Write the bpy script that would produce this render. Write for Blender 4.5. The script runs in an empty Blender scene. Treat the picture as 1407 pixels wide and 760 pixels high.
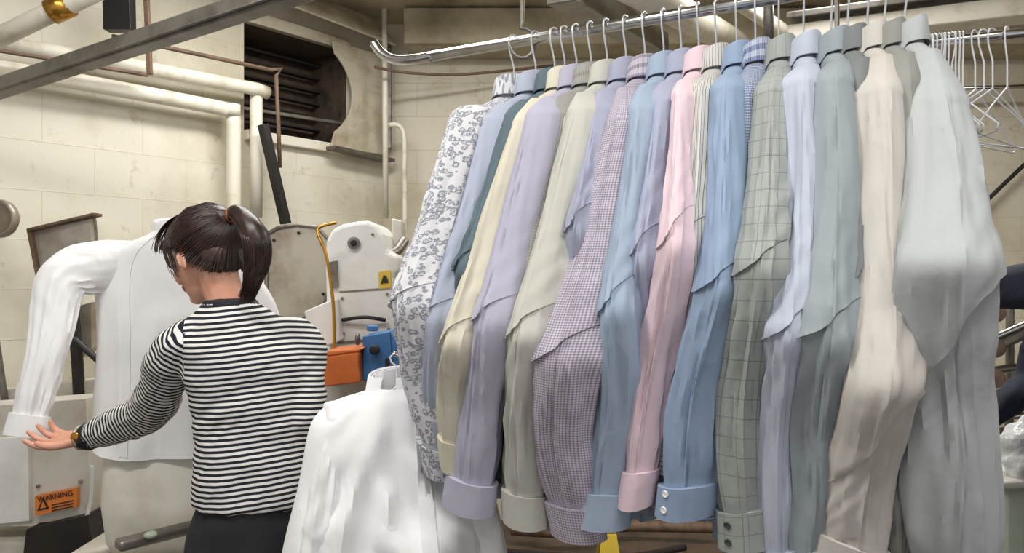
import bpy, math, random, bisect
from mathutils import Vector, Matrix, noise
random.seed(7)
F=1016.0; H=1.45
def at(px,py,d): return Vector(((px-703.5)/F*d, d, H-(py-380)/F*d))
V=Vector
scene=bpy.context.scene
# ------------------------------------------------------------------ materials
def lin(c):
    return tuple([((x/255)/12.92 if x/255<=0.04045 else ((x/255+0.055)/1.055)**2.4) for x in c])+(1,)
def newmat(name):
    m=bpy.data.materials.new(name); m.use_nodes=True
    nt=m.node_tree; b=nt.nodes['Principled BSDF']; return m,nt,b
def mth(nt,op,a,b=None):
    n=nt.nodes.new('ShaderNodeMath'); n.operation=op
    for i,v in enumerate((a,b)):
        if v is None: continue
        if isinstance(v,(int,float)): n.inputs[i].default_value=v
        else: nt.links.new(v,n.inputs[i])
    return n.outputs[0]
def mixc(nt,f,a,b,mode='MIX'):
    n=nt.nodes.new('ShaderNodeMix'); n.data_type='RGBA'; n.blend_type=mode
    for i,v in ((0,f),(6,a),(7,b)):
        if isinstance(v,(int,float)): n.inputs[i].default_value=v
        elif isinstance(v,tuple): n.inputs[i].default_value=v
        else: nt.links.new(v,n.inputs[i])
    return n.outputs[2]
def noi(nt,vec,scale,detail=3,rough=.5):
    n=nt.nodes.new('ShaderNodeTexNoise'); n.inputs['Scale'].default_value=scale
    n.inputs['Detail'].default_value=detail; n.inputs['Roughness'].default_value=rough
    if vec is not None: nt.links.new(vec,n.inputs['Vector'])
    return n.outputs['Fac']
def ramp(nt,f,p0,p1):
    n=nt.nodes.new('ShaderNodeMapRange'); n.inputs[1].default_value=p0; n.inputs[2].default_value=p1
    nt.links.new(f,n.inputs[0]); return n.outputs[0]
def bumpn(nt,b,h,strength,dist):
    n=nt.nodes.new('ShaderNodeBump'); n.inputs['Strength'].default_value=strength; n.inputs['Distance'].default_value=dist
    nt.links.new(h,n.inputs['Height']); nt.links.new(n.outputs[0],b.inputs['Normal'])
def mat(name,col,rough=.6,metal=0,col2=None,vs=6,lo=.45,hi=.7,bump=0,bs=20,bd=.004,trans=0,emit=0):
    m,nt,b=newmat(name)
    tc=nt.nodes.new('ShaderNodeTexCoord').outputs['Object']
    c1=lin(col); c2=lin(col2) if col2 else tuple([x*.88 for x in c1[:3]])+(1,)
    f=ramp(nt,noi(nt,tc,vs,5,.6),lo,hi)
    nt.links.new(mixc(nt,f,c1,c2),b.inputs['Base Color'])
    b.inputs['Roughness'].default_value=rough; b.inputs['Metallic'].default_value=metal
    if bump: bumpn(nt,b,noi(nt,tc,bs,4),bump,bd)
    if trans: b.inputs['Transmission Weight'].default_value=trans
    if emit:
        b.inputs['Emission Color'].default_value=lin(col); b.inputs['Emission Strength'].default_value=emit
    return m
def desat(c,k):
    g=.3*c[0]+.59*c[1]+.11*c[2]; return tuple([x*(1-k)+g*k for x in c])
def fabric(name,col,kind='plain',col2=None,p=.01,w=.3,ds=.38,dk=.94):
    m,nt,b=newmat(name)
    col=desat([x*dk for x in col],ds); col2=desat(col2,.3) if col2 else None
    uv=nt.nodes.new('ShaderNodeTexCoord'); U=uv.outputs['UV']; O=uv.outputs['Object']
    s=nt.nodes.new('ShaderNodeSeparateXYZ'); nt.links.new(U,s.inputs[0])
    c1=lin(col); c2=lin(col2) if col2 else c1
    def line(o,p,w): return mth(nt,'LESS_THAN',mth(nt,'FRACT',mth(nt,'MULTIPLY',o,1/p)),w)
    if kind=='plain':
        base=mixc(nt,0.0,c1,c2)
    elif kind=='stripe': base=mixc(nt,line(s.outputs[0],p,w),c1,c2)
    elif kind=='check':
        base=mixc(nt,mth(nt,'MULTIPLY',mth(nt,'ADD',line(s.outputs[0],p,w),line(s.outputs[1],p,w)),.5),c1,c2)
    elif kind=='window':
        base=mixc(nt,mth(nt,'MULTIPLY',mth(nt,'MAXIMUM',line(s.outputs[0],p,w),line(s.outputs[1],p*1.15,w)),.6),c1,c2)
    elif kind=='floral':
        v=nt.nodes.new('ShaderNodeTexVoronoi'); v.inputs['Scale'].default_value=85; nt.links.new(U,v.inputs['Vector'])
        d=v.outputs['Distance']
        r=mth(nt,'LESS_THAN',mth(nt,'ABSOLUTE',mth(nt,'SUBTRACT',d,.38)),.14)
        r2=mth(nt,'LESS_THAN',d,.16)
        n2=mth(nt,'GREATER_THAN',noi(nt,U,230,2),.42)
        base=mixc(nt,mth(nt,'MULTIPLY',mth(nt,'MULTIPLY',mth(nt,'MAXIMUM',r,r2),n2),.68),c1,c2)
    nt.links.new(base,b.inputs['Base Color'])
    b.inputs['Roughness'].default_value=.95; b.inputs['Specular IOR Level'].default_value=.15
    mp=nt.nodes.new('ShaderNodeMapping'); mp.inputs['Scale'].default_value=(11,11,4.5); mp.inputs['Rotation'].default_value=(.35,.3,0); nt.links.new(O,mp.inputs['Vector'])
    n1=noi(nt,mp.outputs[0],1,2,.4)
    rid=mth(nt,'SUBTRACT',1,mth(nt,'MULTIPLY',mth(nt,'ABSOLUTE',mth(nt,'SUBTRACT',n1,.5)),6))
    rid=mth(nt,'MAXIMUM',rid,0.0)
    bumpn(nt,b,mth(nt,'ADD',rid,mth(nt,'MULTIPLY',noi(nt,O,50,3),.5)),.25,.006)
    return m
def wallmat(name,col,mort,stain,s0=.56,s1=.75):
    m,nt,b=newmat(name)
    tc=nt.nodes.new('ShaderNodeTexCoord'); U=tc.outputs['UV']; O=tc.outputs['Object']
    br=nt.nodes.new('ShaderNodeTexBrick'); nt.links.new(U,br.inputs['Vector'])
    br.inputs['Scale'].default_value=1; br.inputs['Brick Width'].default_value=.4; br.inputs['Row Height'].default_value=.2
    br.inputs['Mortar Size'].default_value=.0035; br.inputs['Mortar Smooth'].default_value=.9
    br.inputs['Color1'].default_value=lin(col); br.inputs['Color2'].default_value=tuple([x*.98 for x in lin(col)[:3]])+(1,)
    br.inputs['Mortar'].default_value=lin(mort)
    f=mth(nt,'MULTIPLY',ramp(nt,noi(nt,O,1.7,7,.62),s0,s1),.75)
    c=mixc(nt,f,br.outputs['Color'],lin(stain))
    f2=mth(nt,'MULTIPLY',ramp(nt,noi(nt,O,9,5,.75),.58,.74),.5)
    c=mixc(nt,f2,c,lin((136,112,84)))
    nt.links.new(c,b.inputs['Base Color']); b.inputs['Roughness'].default_value=.55
    h=mth(nt,'ADD',mth(nt,'MULTIPLY',br.outputs['Fac'],-.7),mth(nt,'MULTIPLY',noi(nt,O,60,4),.25))
    bumpn(nt,b,h,.3,.005)
    return m
M={}
M['wallL']=wallmat('painted_block_left',(221,216,199),(210,204,184),(184,174,148),.48,.72)
M['wallB']=wallmat('painted_block_back',(211,204,184),(198,190,167),(174,162,134),.48,.72)
M['ceil']=mat('ceiling_paint',(188,178,152),.8,col2=(134,120,94),vs=2,bump=.3,bs=12)
M['floor']=mat('dirty_floor',(92,76,62),.6,col2=(50,42,36),vs=5,bump=.2)
M['pipe']=mat('painted_pipe',(224,219,203),.45,col2=(184,170,142),vs=9,lo=.52,hi=.78)
M['rust']=mat('rusty_conduit',(118,94,76),.6,col2=(74,60,52),vs=18)
M['steel']=mat('galvanised_steel',(132,128,120),.42,.7,col2=(96,90,82),vs=9)
M['chrome']=mat('chrome',(205,205,205),.22,1.0,col2=(160,158,152),vs=12)
M['brass']=mat('brass_tube',(190,140,60),.3,.9,col2=(140,100,40))
M['dark']=mat('dark_matte',(44,38,34),.8,col2=(26,22,20))  # plain matte near-black for vent slats and machine parts
M['black']=mat('black_enamel',(28,27,27),.45)
M['white']=mat('white_enamel',(230,230,226),.35,col2=(208,204,194),vs=4)
M['beige']=mat('beige_enamel',(204,200,189),.45,col2=(172,163,146),vs=5)
M['grn']=mat('green_grey_enamel',(176,186,170),.45)
M['orange']=mat('orange_paint',(208,112,52),.45,col2=(182,92,40))
M['blue']=mat('blue_paint',(62,112,164),.45,col2=(46,92,146))
M['yellow']=mat('yellow_plastic',(214,182,56),.5)
M['label']=mat('orange_label',(226,128,52),.5)
M['sheet']=mat('brushed_sheet',(184,177,164),.4,.5,col2=(126,106,84),vs=4)
M['duct']=mat('painted_duct_sheet',(198,190,170),.55,.1,col2=(144,122,94),vs=5,lo=.45,hi=.75)
M['wirew']=mat('white_wire',(228,230,234),.35,.1)
M['wire']=mat('steel_wire',(205,207,210),.3,.5)
M['skin']=mat('skin',(214,160,134),.5,col2=(200,138,114),vs=14)
M['lip']=mat('lips',(176,92,86),.4)
M['hair']=mat('dark_hair',(34,23,21),.4,col2=(56,33,27),vs=30,lo=.4,hi=.65)
M['hairt']=mat('hair_tie',(140,76,44),.6)
M['denim']=mat('black_denim',(27,27,32),.8,bump=.3,bs=60,bd=.002)
M['shoe']=mat('shoe',(40,38,40),.6)
M['navy']=mat('navy_knit',(32,38,54),.85,bump=.3,bs=30)
M['blackknit']=mat('black_knit',(24,25,30),.85)
M['eyew']=mat('eye_white',(230,225,220),.2); M['iris']=mat('iris',(40,24,16),.2)
M['btn']=mat('white_button',(236,236,232),.55); M['btnd']=mat('dark_button',(60,66,62),.5)
M['bag']=mat('plastic_bag',(226,228,230),.2,bump=.8,bs=18,bd=.02)
M['brick']=mat('dark_brick',(86,72,60),.9,col2=(42,36,32),vs=9,bump=.6,bs=14,bd=.01)  # dark brown brick, mottled at random, lines the vent recess
M['tube']=mat('fluorescent_tube',(255,252,245),.4,emit=4)
M['whitecloth']=fabric('white_cotton',(240,240,241),dk=.98)
M['pad']=mat('press_pad',(224,221,210),.8,col2=(204,197,180),bump=.3)
def knit():
    m,nt,b=newmat('striped_knit'); tc=nt.nodes.new('ShaderNodeTexCoord')
    s=nt.nodes.new('ShaderNodeSeparateXYZ'); nt.links.new(tc.outputs['UV'],s.inputs[0])
    f=mth(nt,'LESS_THAN',mth(nt,'FRACT',mth(nt,'MULTIPLY',s.outputs[0],1/.0128)),.5)
    nt.links.new(mixc(nt,f,lin((222,220,216)),lin((36,38,46))),b.inputs['Base Color'])
    b.inputs['Roughness'].default_value=.9; b.inputs['Specular IOR Level'].default_value=.2
    bumpn(nt,b,noi(nt,tc.outputs['Object'],14,3),.4,.01)
    return m
M['knit']=knit()
# ------------------------------------------------------------------ mesh builder
def cr(keys,n):
    out=[]
    def g(i): return keys[max(0,min(len(keys)-1,i))]
    for i in range(len(keys)-1):
        p0,p1,p2,p3=g(i-1),g(i),g(i+1),g(i+2)
        for j in range(n):
            t=j/n
            out.append([0.5*((2*b)+(-a+c)*t+(2*a-5*b+4*c-d)*t*t+(-a+3*b-3*c+d)*t**3) for a,b,c,d in zip(p0,p1,p2,p3)])
    out.append(list(keys[-1])); return out
class MB:
    def __init__(s): s.v=[];s.f=[];s.m=[];s.u=[];s.mats=[];s.sm=[]
    def mi(s,m):
        if isinstance(m,str): m=M[m]
        if m not in s.mats: s.mats.append(m)
        return s.mats.index(m)
    def face(s,idx,m,uv=None,sm=False):
        s.f.append(idx); s.m.append(m); s.u.append(uv or [(0,0)]*len(idx)); s.sm.append(sm)
    def loft(s,rings,m,cap0=True,cap1=True,uv=None,sm=True,closed=True):
        mi=s.mi(m)
        n=len(rings[0]); b=len(s.v)
        for r in rings: s.v.extend([V(p) for p in r])
        for i in range(len(rings)-1):
            for j in range(n if closed else n-1):
                k=(j+1)%n
                q=[b+i*n+j,b+i*n+k,b+(i+1)*n+k,b+(i+1)*n+j]
                uu=None
                if uv:
                    uu=[uv(i,j),uv(i,j+1),uv(i+1,j+1),uv(i+1,j)]
                s.face(q,mi,uu,sm)
        if cap0: s.face([b+j for j in range(n)][::-1],mi,None,sm)
        if cap1: s.face([b+(len(rings)-1)*n+j for j in range(n)],mi,None,sm)
    def tube(s,pts,r,m,seg=12,sub=6,flat=1.0,up=V((0,0,1)),sm=True):
        if not isinstance(r,(list,tuple)): r=[r]*len(pts)
        keys=[(*p,rr) for p,rr in zip(pts,r)]
        K=cr(keys,sub) if (sub>1 and len(pts)>2) or len(set(r))>1 else [list(k) for k in keys]
        P=[V(k[:3]) for k in K]; R=[max(k[3],1e-4) for k in K]; rings=[]
        prev=None
        for i,p in enumerate(P):
            T=(P[min(i+1,len(P)-1)]-P[max(i-1,0)]).normalized()
            if prev is None:
                a=up if abs(T.dot(up))<.95 else V((1,0,0))
                X=(a-T*a.dot(T)).normalized()
            else:
                X=prev-T*prev.dot(T)
                X=X.normalized() if X.length>1e-6 else T.orthogonal().normalized()
            prev=X; Y=T.cross(X)
            rings.append([p+(X*math.cos(2*math.pi*j/seg)*flat+Y*math.sin(2*math.pi*j/seg))*R[i] for j in range(seg)])
        s.loft(rings,m,sm=sm)
    def capsule(s,pts,r,m,seg=14):
        pts=[V(p) for p in pts]
        d0=(pts[0]-pts[1]).normalized(); d1=(pts[-1]-pts[-2]).normalized()
        P=[pts[0]+d0*r[0]*.95,pts[0]+d0*r[0]*.7]+pts+[pts[-1]+d1*r[-1]*.7,pts[-1]+d1*r[-1]*.95]
        R=[r[0]*.25,r[0]*.72]+list(r)+[r[-1]*.72,r[-1]*.25]
        s.tube(P,R,m,seg=seg,sub=4)
    def ell(s,c,r,m,mx=None,nu=20,nv=14):
        rings=[]
        c=V(c)
        for i in range(nv+1):
            ph=math.pi*(i+.02)/(nv+.04)
            ring=[]
            for j in range(nu):
                th=2*math.pi*j/nu
                p=V((r[0]*math.sin(ph)*math.cos(th),r[1]*math.sin(ph)*math.sin(th),r[2]*math.cos(ph)))
                if mx: p=mx@p
                ring.append(c+p)
            rings.append(ring)
        s.loft(rings,m)
    def box(s,c,sz,m,R=None):
        c=V(c); b=len(s.v); h=V(sz)/2; mi=s.mi(m)
        for x in(-1,1):
            for y in(-1,1):
                for z in(-1,1):
                    p=V((x*h.x,y*h.y,z*h.z)); 
                    if R: p=R@p
                    s.v.append(c+p)
        for q in((0,1,3,2),(4,6,7,5),(0,4,5,1),(2,3,7,6),(0,2,6,4),(1,5,7,3)): s.face([b+i for i in q],mi)
    def prism(s,pts,off,m):
        b=len(s.v); n=len(pts); mi=s.mi(m); off=V(off)
        s.v.extend([V(p) for p in pts]); s.v.extend([V(p)+off for p in pts])
        s.face(list(range(b,b+n)),mi); s.face(list(range(b+2*n-1,b+n-1,-1)),mi)
        for i in range(n):
            k=(i+1)%n; s.face([b+k,b+i,b+n+i,b+n+k],mi)
    def ppx(s,pts,d,th,m): s.prism([at(x,y,d) for x,y in pts],(0,th,0),m)
    def beam(s,a,b,w,h,m):
        a=V(a);b=V(b);T=(b-a).normalized(); X=T.cross(V((0,0,1))).normalized() if abs(T.z)<.98 else V((1,0,0)); Y=X.cross(T)
        s.prism([a+X*w/2+Y*h/2,a-X*w/2+Y*h/2,a-X*w/2-Y*h/2,a+X*w/2-Y*h/2],b-a,m)
    def obj(s,name,bevel=0,parent=None,fix=True,xf=None,sharp=None):
        me=bpy.data.meshes.new(name)
        vs=s.v if xf is None else [xf@p for p in s.v]
        me.from_pydata([tuple(p) for p in vs],[],s.f)
        for m in s.mats: me.materials.append(m)
        ul=me.uv_layers.new(name='UVMap')
        me.polygons.foreach_set('material_index',s.m); me.polygons.foreach_set('use_smooth',s.sm)
        flat=[c for u in s.u for p in u for c in p]
        ul.data.foreach_set('uv',flat)
        if fix:
            import bmesh
            bm=bmesh.new(); bm.from_mesh(me); bmesh.ops.recalc_face_normals(bm,faces=bm.faces[:]); bm.to_mesh(me); bm.free()
        if sharp: me.set_sharp_from_angle(angle=math.radians(sharp))
        o=bpy.data.objects.new(name,me); scene.collection.objects.link(o)
        if bevel:
            b=o.modifiers.new('bevel','BEVEL'); b.width=bevel; b.segments=3; b.limit_method='ANGLE'; b.harden_normals=False
        if parent: o.parent=parent
        return o
def remesh(o,vox,it=3,fac=.5):
    r=o.modifiers.new('r','REMESH'); r.mode='VOXEL'; r.voxel_size=vox; r.use_smooth_shade=True
    if it:
        s=o.modifiers.new('s','SMOOTH'); s.iterations=it; s.factor=fac
    dg=bpy.context.evaluated_depsgraph_get()
    me=bpy.data.meshes.new_from_object(o.evaluated_get(dg))
    old=o.data; mats=[m for m in old.materials]
    o.modifiers.clear(); o.data=me
    me.materials.clear()
    for m in mats: me.materials.append(m)
    me.polygons.foreach_set('use_smooth',[True]*len(me.polygons)); me.polygons.foreach_set('material_index',[0]*len(me.polygons))
    return o
def empty(name,loc=(0,0,0)):
    e=bpy.data.objects.new(name,None); scene.collection.objects.link(e); e.location=loc; e.empty_display_size=.05
    return e
def par(o,p):
    o.parent=p; o.matrix_parent_inverse=Matrix.Translation(-V(p.location)); return o
def curve(name,splines,r,m,parent=None,res=3):
    c=bpy.data.curves.new(name,'CURVE'); c.dimensions='3D'; c.bevel_depth=r; c.bevel_resolution=res
    for pts in splines:
        s=c.splines.new('POLY'); s.points.add(len(pts)-1)
        for i,p in enumerate(pts):
            if len(p)==4: s.points[i].co=(p[0],p[1],p[2],1); s.points[i].radius=p[3]
            else: s.points[i].co=(*p,1)
    c.materials.append(M[m] if isinstance(m,str) else m)
    o=bpy.data.objects.new(name,c); scene.collection.objects.link(o)
    if parent: o.parent=parent
    return o
NZ=noise.noise
# ------------------------------------------------------------------ people
def head_mesh(name,mx,nbase,parent,vox=.0035):
    mb=MB(); e=lambda c,r:mb.ell(c,r,'skin')
    e((-.010,0,.034),(.092,.074,.085)); e((.022,0,-.018),(.066,.060,.075)); e((.030,0,-.066),(.050,.044,.036)); e((.064,0,-.088),(.019,.021,.016))
    for s in(1,-1):
        e((.048,s*.036,-.028),(.030,.024,.030)); e((.094,s*.010,-.029),(.009,.008,.007))
        mx2=Matrix.Rotation(math.radians(-20*s),3,'Z')@Matrix.Rotation(math.radians(12),3,'Y'); mb.ell((-.004,s*.075,-.008),(.018,.006,.031),'skin',mx2)
        mb.ell((.004,s*.078,-.008),(.005,.006,.02),'skin',mx2)
        e((.070,s*.031,.004),(.014,.017,.013))
        e((.068,s*.028,.024),(.016,.026,.010))
    mb.capsule([V((.080,0,.022)),V((.092,0,.0)),V((.103,0,-.02))],[.008,.009,.010],'skin')
    e((.106,0,-.024),(.010,.011,.009))
    e((.089,0,-.048),(.010,.021,.006)); e((.087,0,-.058),(.010,.018,.007))
    n=mx.inverted()@nbase
    mb.capsule([V((-.022,0,-.03)),V((-.025,0,-.08)).lerp(n,.4),n],[.052,.048,.056],'skin')
    o=mb.obj(name,xf=mx); o=remesh(o,vox,3)
    o.data.materials.append(M['lip']); iv=mx.inverted()
    for p in o.data.polygons:
        c=iv@p.center
        if c.x>.078 and abs(c.y)<.021 and -.063<c.z<-.044: p.material_index=1
    par(o,parent)
    mb=MB()
    for s in(1,-1):
        mb.ell((.0745,s*.031,.003),(.0115,.0125,.0105),'eyew'); mb.ell((.0835,s*.031,-.001),(.004,.0055,.0055),'iris')
        mb.tube([V((.083,s*.015,-.001)),V((.088,s*.03,.001)),V((.076,s*.046,-.001))],.0012,'hair')
        mb.tube([V((.084,s*.014,.027)),V((.086,s*.03,.032)),V((.074,s*.047,.027))],[.0015,.003,.001],'hair')
    par(mb.obj('eyes',xf=mx),parent)
def hand_mesh(name,W,X,Tm,Z,parent,curl=(.35,.45,.3),scale=1.0,wr=.026):
    X=X.normalized(); Z=(Z-X*Z.dot(X)).normalized(); Y=X.cross(Z); 
    if Y.dot(Tm)<0: Y=-Y
    mx=lambda p: W+(X*p[0]+Y*p[1]+Z*p[2])*scale
    mb=MB(); rings=[]
    for x,w,t,oy in((-.03,.026,.021,0),(0,.026,.019,0),(.02,.031,.018,.002),(.05,.038,.015,.002),(.08,.040,.012,0),(.094,.036,.009,0)):
        rings.append([mx((x,oy+w*math.cos(a),t*math.sin(a))) for a in [2*math.pi*i/20 for i in range(20)]])
    mb.loft(rings,'skin')
    for y,l,k,sp in((.030,.070,.0,.10),(.010,.078,.05,.02),(-.011,.072,.1,-.05),(-.029,.056,.2,-.14)):
        p=V((.084,y,0)); ang=0; pts=[p-V((.015,0,0)),p]; 
        for q_,(fr,c) in enumerate(zip((.46,.3,.24),curl)):
            ang+=c+k; p=p+V((math.cos(ang)*math.cos(sp),math.sin(sp),-math.sin(ang)))*l*fr; pts.append(p)
        mb.capsule([mx(q) for q in pts],[x*scale for x in(.0088,.0092,.0084,.0076,.0062)],'skin',12)
    t=[V((.018,.018,-.004)),V((.045,.046,-.012)),V((.072,.054,-.022)),V((.095,.050,-.030))]
    mb.capsule([mx(q) for q in t],[x*scale for x in(.013,.0115,.0095,.0072)],'skin',12)
    o=remesh(mb.obj(name),.0028,2); par(o,parent); return o
def sweater(name,tor,L,Fw,arms,parent,m,trim,vox=.007,neckz=9,foldamp=1,seam=.122,stripes=True):
    mb=MB(); rings=[]
    for z,x,y,w,dp,sq in cr(tor,4):
        rings.append([V((x,y,z))+L*w*math.copysign(abs(math.cos(a))**sq,math.cos(a))+Fw*dp*math.sin(a) for a in [2*math.pi*i/40 for i in range(40)]])
    mb.loft(rings,m)
    for pts,r in arms: mb.capsule(pts,r,m,18)
    o=remesh(mb.obj(name),vox,5); me=o.data
    if trim: me.materials.append(M[trim])
    for v in me.vertices:
        c=v.co
        f=NZ(V((c.x*9,c.y*9,c.z*22)))*.006+(.4-abs(NZ(V((c.x*14+5,c.y*14,c.z*26-c.x*20)))))*.008
        v.co=c+v.normal*f*foldamp
    par(o,parent)
    if not stripes: return o
    ul=me.uv_layers.new(name='UVMap') if not me.uv_layers else me.uv_layers[0]
    def armc(p,arm):
        pts,_=arm; best=None; acc=0
        for i in range(1,len(pts)-1):
            a,b=pts[i],pts[i+1]; ab=b-a; t=(p-a).dot(ab)/ab.length_squared
            tt=max(0,min(1,t))
            dist=(p-(a+ab*tt)).length
            if best is None or dist<best[0]-1e-5: best=(dist,acc+t*ab.length,i)
            acc+=ab.length
        return best
    base=V((tor[6][1],tor[6][2],0))
    for pl in me.polygons:
        c=pl.center; k=None
        for s,arm in zip((1,-1),arms):
            dist,ss,ii=armc(c,arm); lc=(V((c.x,c.y,0))-base).dot(L)*s
            if s==1 and dist<.082 and lc>seam: k=(arm,ss,ii)
            if s==-1 and ii>=3 and dist<.07 and ((c-base).dot(Fw)>.06): k=(arm,ss,ii)
        for li in pl.loop_indices:
            p=me.vertices[me.loops[li].vertex_index].co
            if k:
                pts=k[0][0]; i=k[2]; acc=sum((pts[q_+1]-pts[q_]).length for q_ in range(1,i)); ab=pts[i+1]-pts[i]
                val=acc+(p-pts[i]).dot(ab)/ab.length
            else: val=p.z+.010*math.sin((p.x+p.y)*9)
            ul.data[li].uv=(val+2,0)
        if trim:
            if k:
                pt=k[0][0]; tot=sum((pt[i+1]-pt[i]).length for i in range(1,len(pt)-1))
                if k[1]>tot-.022: pl.material_index=1
            if c.z>neckz: pl.material_index=1
    return o
def jeans(name,hip,L,Fw,legs,parent):
    mb=MB(); rings=[]
    for z,w,dp in((.97,.118,.088),(.93,.128,.096),(.86,.148,.11),(.80,.155,.112),(.75,.15,.1)):
        rings.append([V((hip.x,hip.y,z))+L*w*math.cos(a)+Fw*dp*math.sin(a) for a in [2*math.pi*i/36 for i in range(36)]])
    mb.loft(rings,'denim')
    for pts,r in legs: mb.capsule(pts,r,'denim',18)
    o=remesh(mb.obj(name),.01,4)
    for v in o.data.vertices: v.co+=v.normal*NZ(v.co*12)*.006
    par(o,parent)
    mb=MB()
    for pts,r in legs:
        a=pts[-1]; b=V((a.x,a.y,.045))
        mb.capsule([b-Fw*.05,b+Fw*.05,b+Fw*.13-V((0,0,.008))],[.042,.042,.03],'shoe'); mb.capsule([b,V((a.x,a.y,.09))],[.04,.038],'shoe')
    s=remesh(mb.obj('shoes'),.008,2)
    for v in s.data.vertices: v.co.z=max(v.co.z,.003)
    par(s,parent)
wo=empty('woman',(-.64,1.8,0))
Fw=V((-.3,.954,0)).normalized(); L=V((-.954,-.3,0)).normalized()
tor=[(.905,-.622,1.8,.146,.108,.85),(.93,-.622,1.8,.147,.110,.85),(1.0,-.620,1.8,.142,.106,.85),(1.08,-.622,1.8,.138,.100,.85),(1.17,-.632,1.8,.146,.104,.88),(1.26,-.648,1.8,.154,.106,.9),(1.305,-.660,1.8,.146,.098,.95),(1.342,-.668,1.795,.112,.082,1),(1.372,-.676,1.79,.078,.066,1),(1.394,-.684,1.785,.056,.056,1)]
c0=V((-.658,1.8,1.282))
S1=c0+L*.138; S2=c0-L*.138
E1=at(203,566,1.90); W1=at(122,600,1.98)
E2=V((-.507,1.80,1.085)); W2=V((-.60,2.0,1.10))
arms=[([c0+L*.07+V((0,0,.026)),S1,S1.lerp(E1,.5),E1,E1.lerp(W1,.5),W1],[.050,.058,.056,.055,.046,.034]),
      ([c0-L*.07+V((0,0,.026)),S2,S2.lerp(E2,.5),E2,E2.lerp(W2,.5),W2],[.050,.056,.054,.05,.043,.034])]
sweater('striped_sweater',tor,L,Fw,arms,wo,'knit','blackknit',neckz=1.384,vox=.006)
hip=V((-.622,1.8,.9))
jeans('black_jeans',hip,L,Fw,[([hip+L*.075+V((0,0,-.06)),V((hip.x,hip.y,.68))+L*.085,V((hip.x,hip.y,.47))+L*.09+Fw*.02,V((hip.x,hip.y,.3))+L*.09,V((hip.x,hip.y,.09))+L*.09],[.082,.08,.058,.055,.042]),
 ([hip-L*.075+V((0,0,-.06)),V((hip.x,hip.y,.68))-L*.085,V((hip.x,hip.y,.47))-L*.09+Fw*.02,V((hip.x,hip.y,.3))-L*.09,V((hip.x,hip.y,.09))-L*.1-Fw*.04],[.082,.08,.058,.055,.042])],wo)
hc=at(283,354,1.80)
fwd=V((-.88,.475,0)).normalized(); pitch=math.radians(20)
X=(fwd*math.cos(pitch)-V((0,0,math.sin(pitch)))).normalized(); Y=V((0,0,1)).cross(fwd).normalized(); Z=X.cross(Y)
hs=.95
hm=Matrix(((X.x*hs,Y.x*hs,Z.x*hs,hc.x),(X.y*hs,Y.y*hs,Z.y*hs,hc.y),(X.z*hs,Y.z*hs,Z.z*hs,hc.z),(0,0,0,1)))
head_mesh('head',hm,V((-.682,1.79,1.375)),wo)
def hair(mx,parent,pony=True,vox=.0045):
    mb=MB(); mb.ell((-.022,0,.044),(.094,.084,.089),'hair'); mb.ell((-.050,0,-.010),(.050,.064,.062),'hair')
    mb.ell((.035,0,.084),(.052,.058,.040),'hair'); mb.ell((.005,0,.06),(.073,.080,.058),'hair')
    if pony:
        mb.capsule([V((-.07,0,.072)),V((-.115,0,.066))],[.045,.022],'hair')
    o=remesh(mb.obj('hair_cap',xf=mx),vox,7)
    iv=mx.inverted()
    for v in o.data.vertices:
        p=iv@v.co; dd_=p-V((-.02,0,.05)); ang=math.atan2(dd_.y,dd_.z*.9+dd_.x*.1)
        v.co+=v.normal*(math.sin(ang*46+NZ(p*25)*2.5)*.0008+NZ(V((ang*9,0,1)))*.0012)
    par(o,parent)
    def push(p):
        c=V((-.022,0,.044)); q_=p-c; r=V((.0945,.0845,.0895)); s=math.sqrt((q_.x/r.x)**2+(q_.y/r.y)**2+(q_.z/r.z)**2)
        if s<1 and p.z>-.02: q_=q_/max(s,.05); p=c+q_
        return p
    hl=[(.078,.0,.090),(.076,.03,.086),(.066,.058,.07),(.044,.076,.045),(.018,.082,.028),(-.02,.082,-.005),(-.035,.075,-.035),(-.06,.055,-.06),(-.085,.02,-.062),(-.088,0,-.062)]
    sp=[]
    for s in(1,-1):
        H2=cr([tuple([a,b*s,c]) for a,b,c in hl],24)
        for h in H2:
            p0=V(h)+V((random.uniform(-.004,.006),random.uniform(-.003,.003),random.uniform(-.004,.004))); pts=[]
            bulge=random.uniform(0,.002)
            for k in range(11):
                t=k/10; p=p0.lerp(V((-.118,0,.066))+V((0,random.uniform(-.002,.002),random.uniform(-.002,.002))),t); p=push(p); c=V((-.022,0,.044)); p+= (p-c).normalized()*bulge*math.sin(math.pi*t)
                w=mx@p
                pts.append((w.x,w.y,w.z,.5+.5*math.sin(math.pi*min(1,t+.2))))
            sp.append(pts)
    for k in range(150):
        y=random.uniform(-.055,.06); pts=[]
        f=random.uniform(.5,.9); sw=random.uniform(.0,.008)
        kk=[(.0,y*.5,.125),(.05,y*.8,.117),(.081,y*1.05+sw*.3,.091),(.091,y*1.12+sw,.091-.03*f),(.094,y*1.18+sw*1.4,.091-.055*f)]
        for q_ in cr(kk,4): w=mx@V(q_); pts.append((w.x,w.y,w.z,1-.6*len(pts)/17))
        sp.append(pts)
    for k in range(60):
        s=1 if k%2 else -1; x=random.uniform(.018,.05); pts=[]
        for q_ in cr([(x-.01,s*.06,.09),(x,s*.08,.04),(x+.005,s*.075,.0),(x+.004+random.uniform(-.006,.006),s*.070,-.04*random.uniform(.3,1.2))],4): w=mx@V(q_); pts.append((w.x,w.y,w.z,.8-.5*len(pts)/13))
        sp.append(pts)
    par(curve('hair_strands',sp,.0014,'hair',None,1),parent)
hair(hm,wo)
tie=hm@V((-.122,0,.066))
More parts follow.
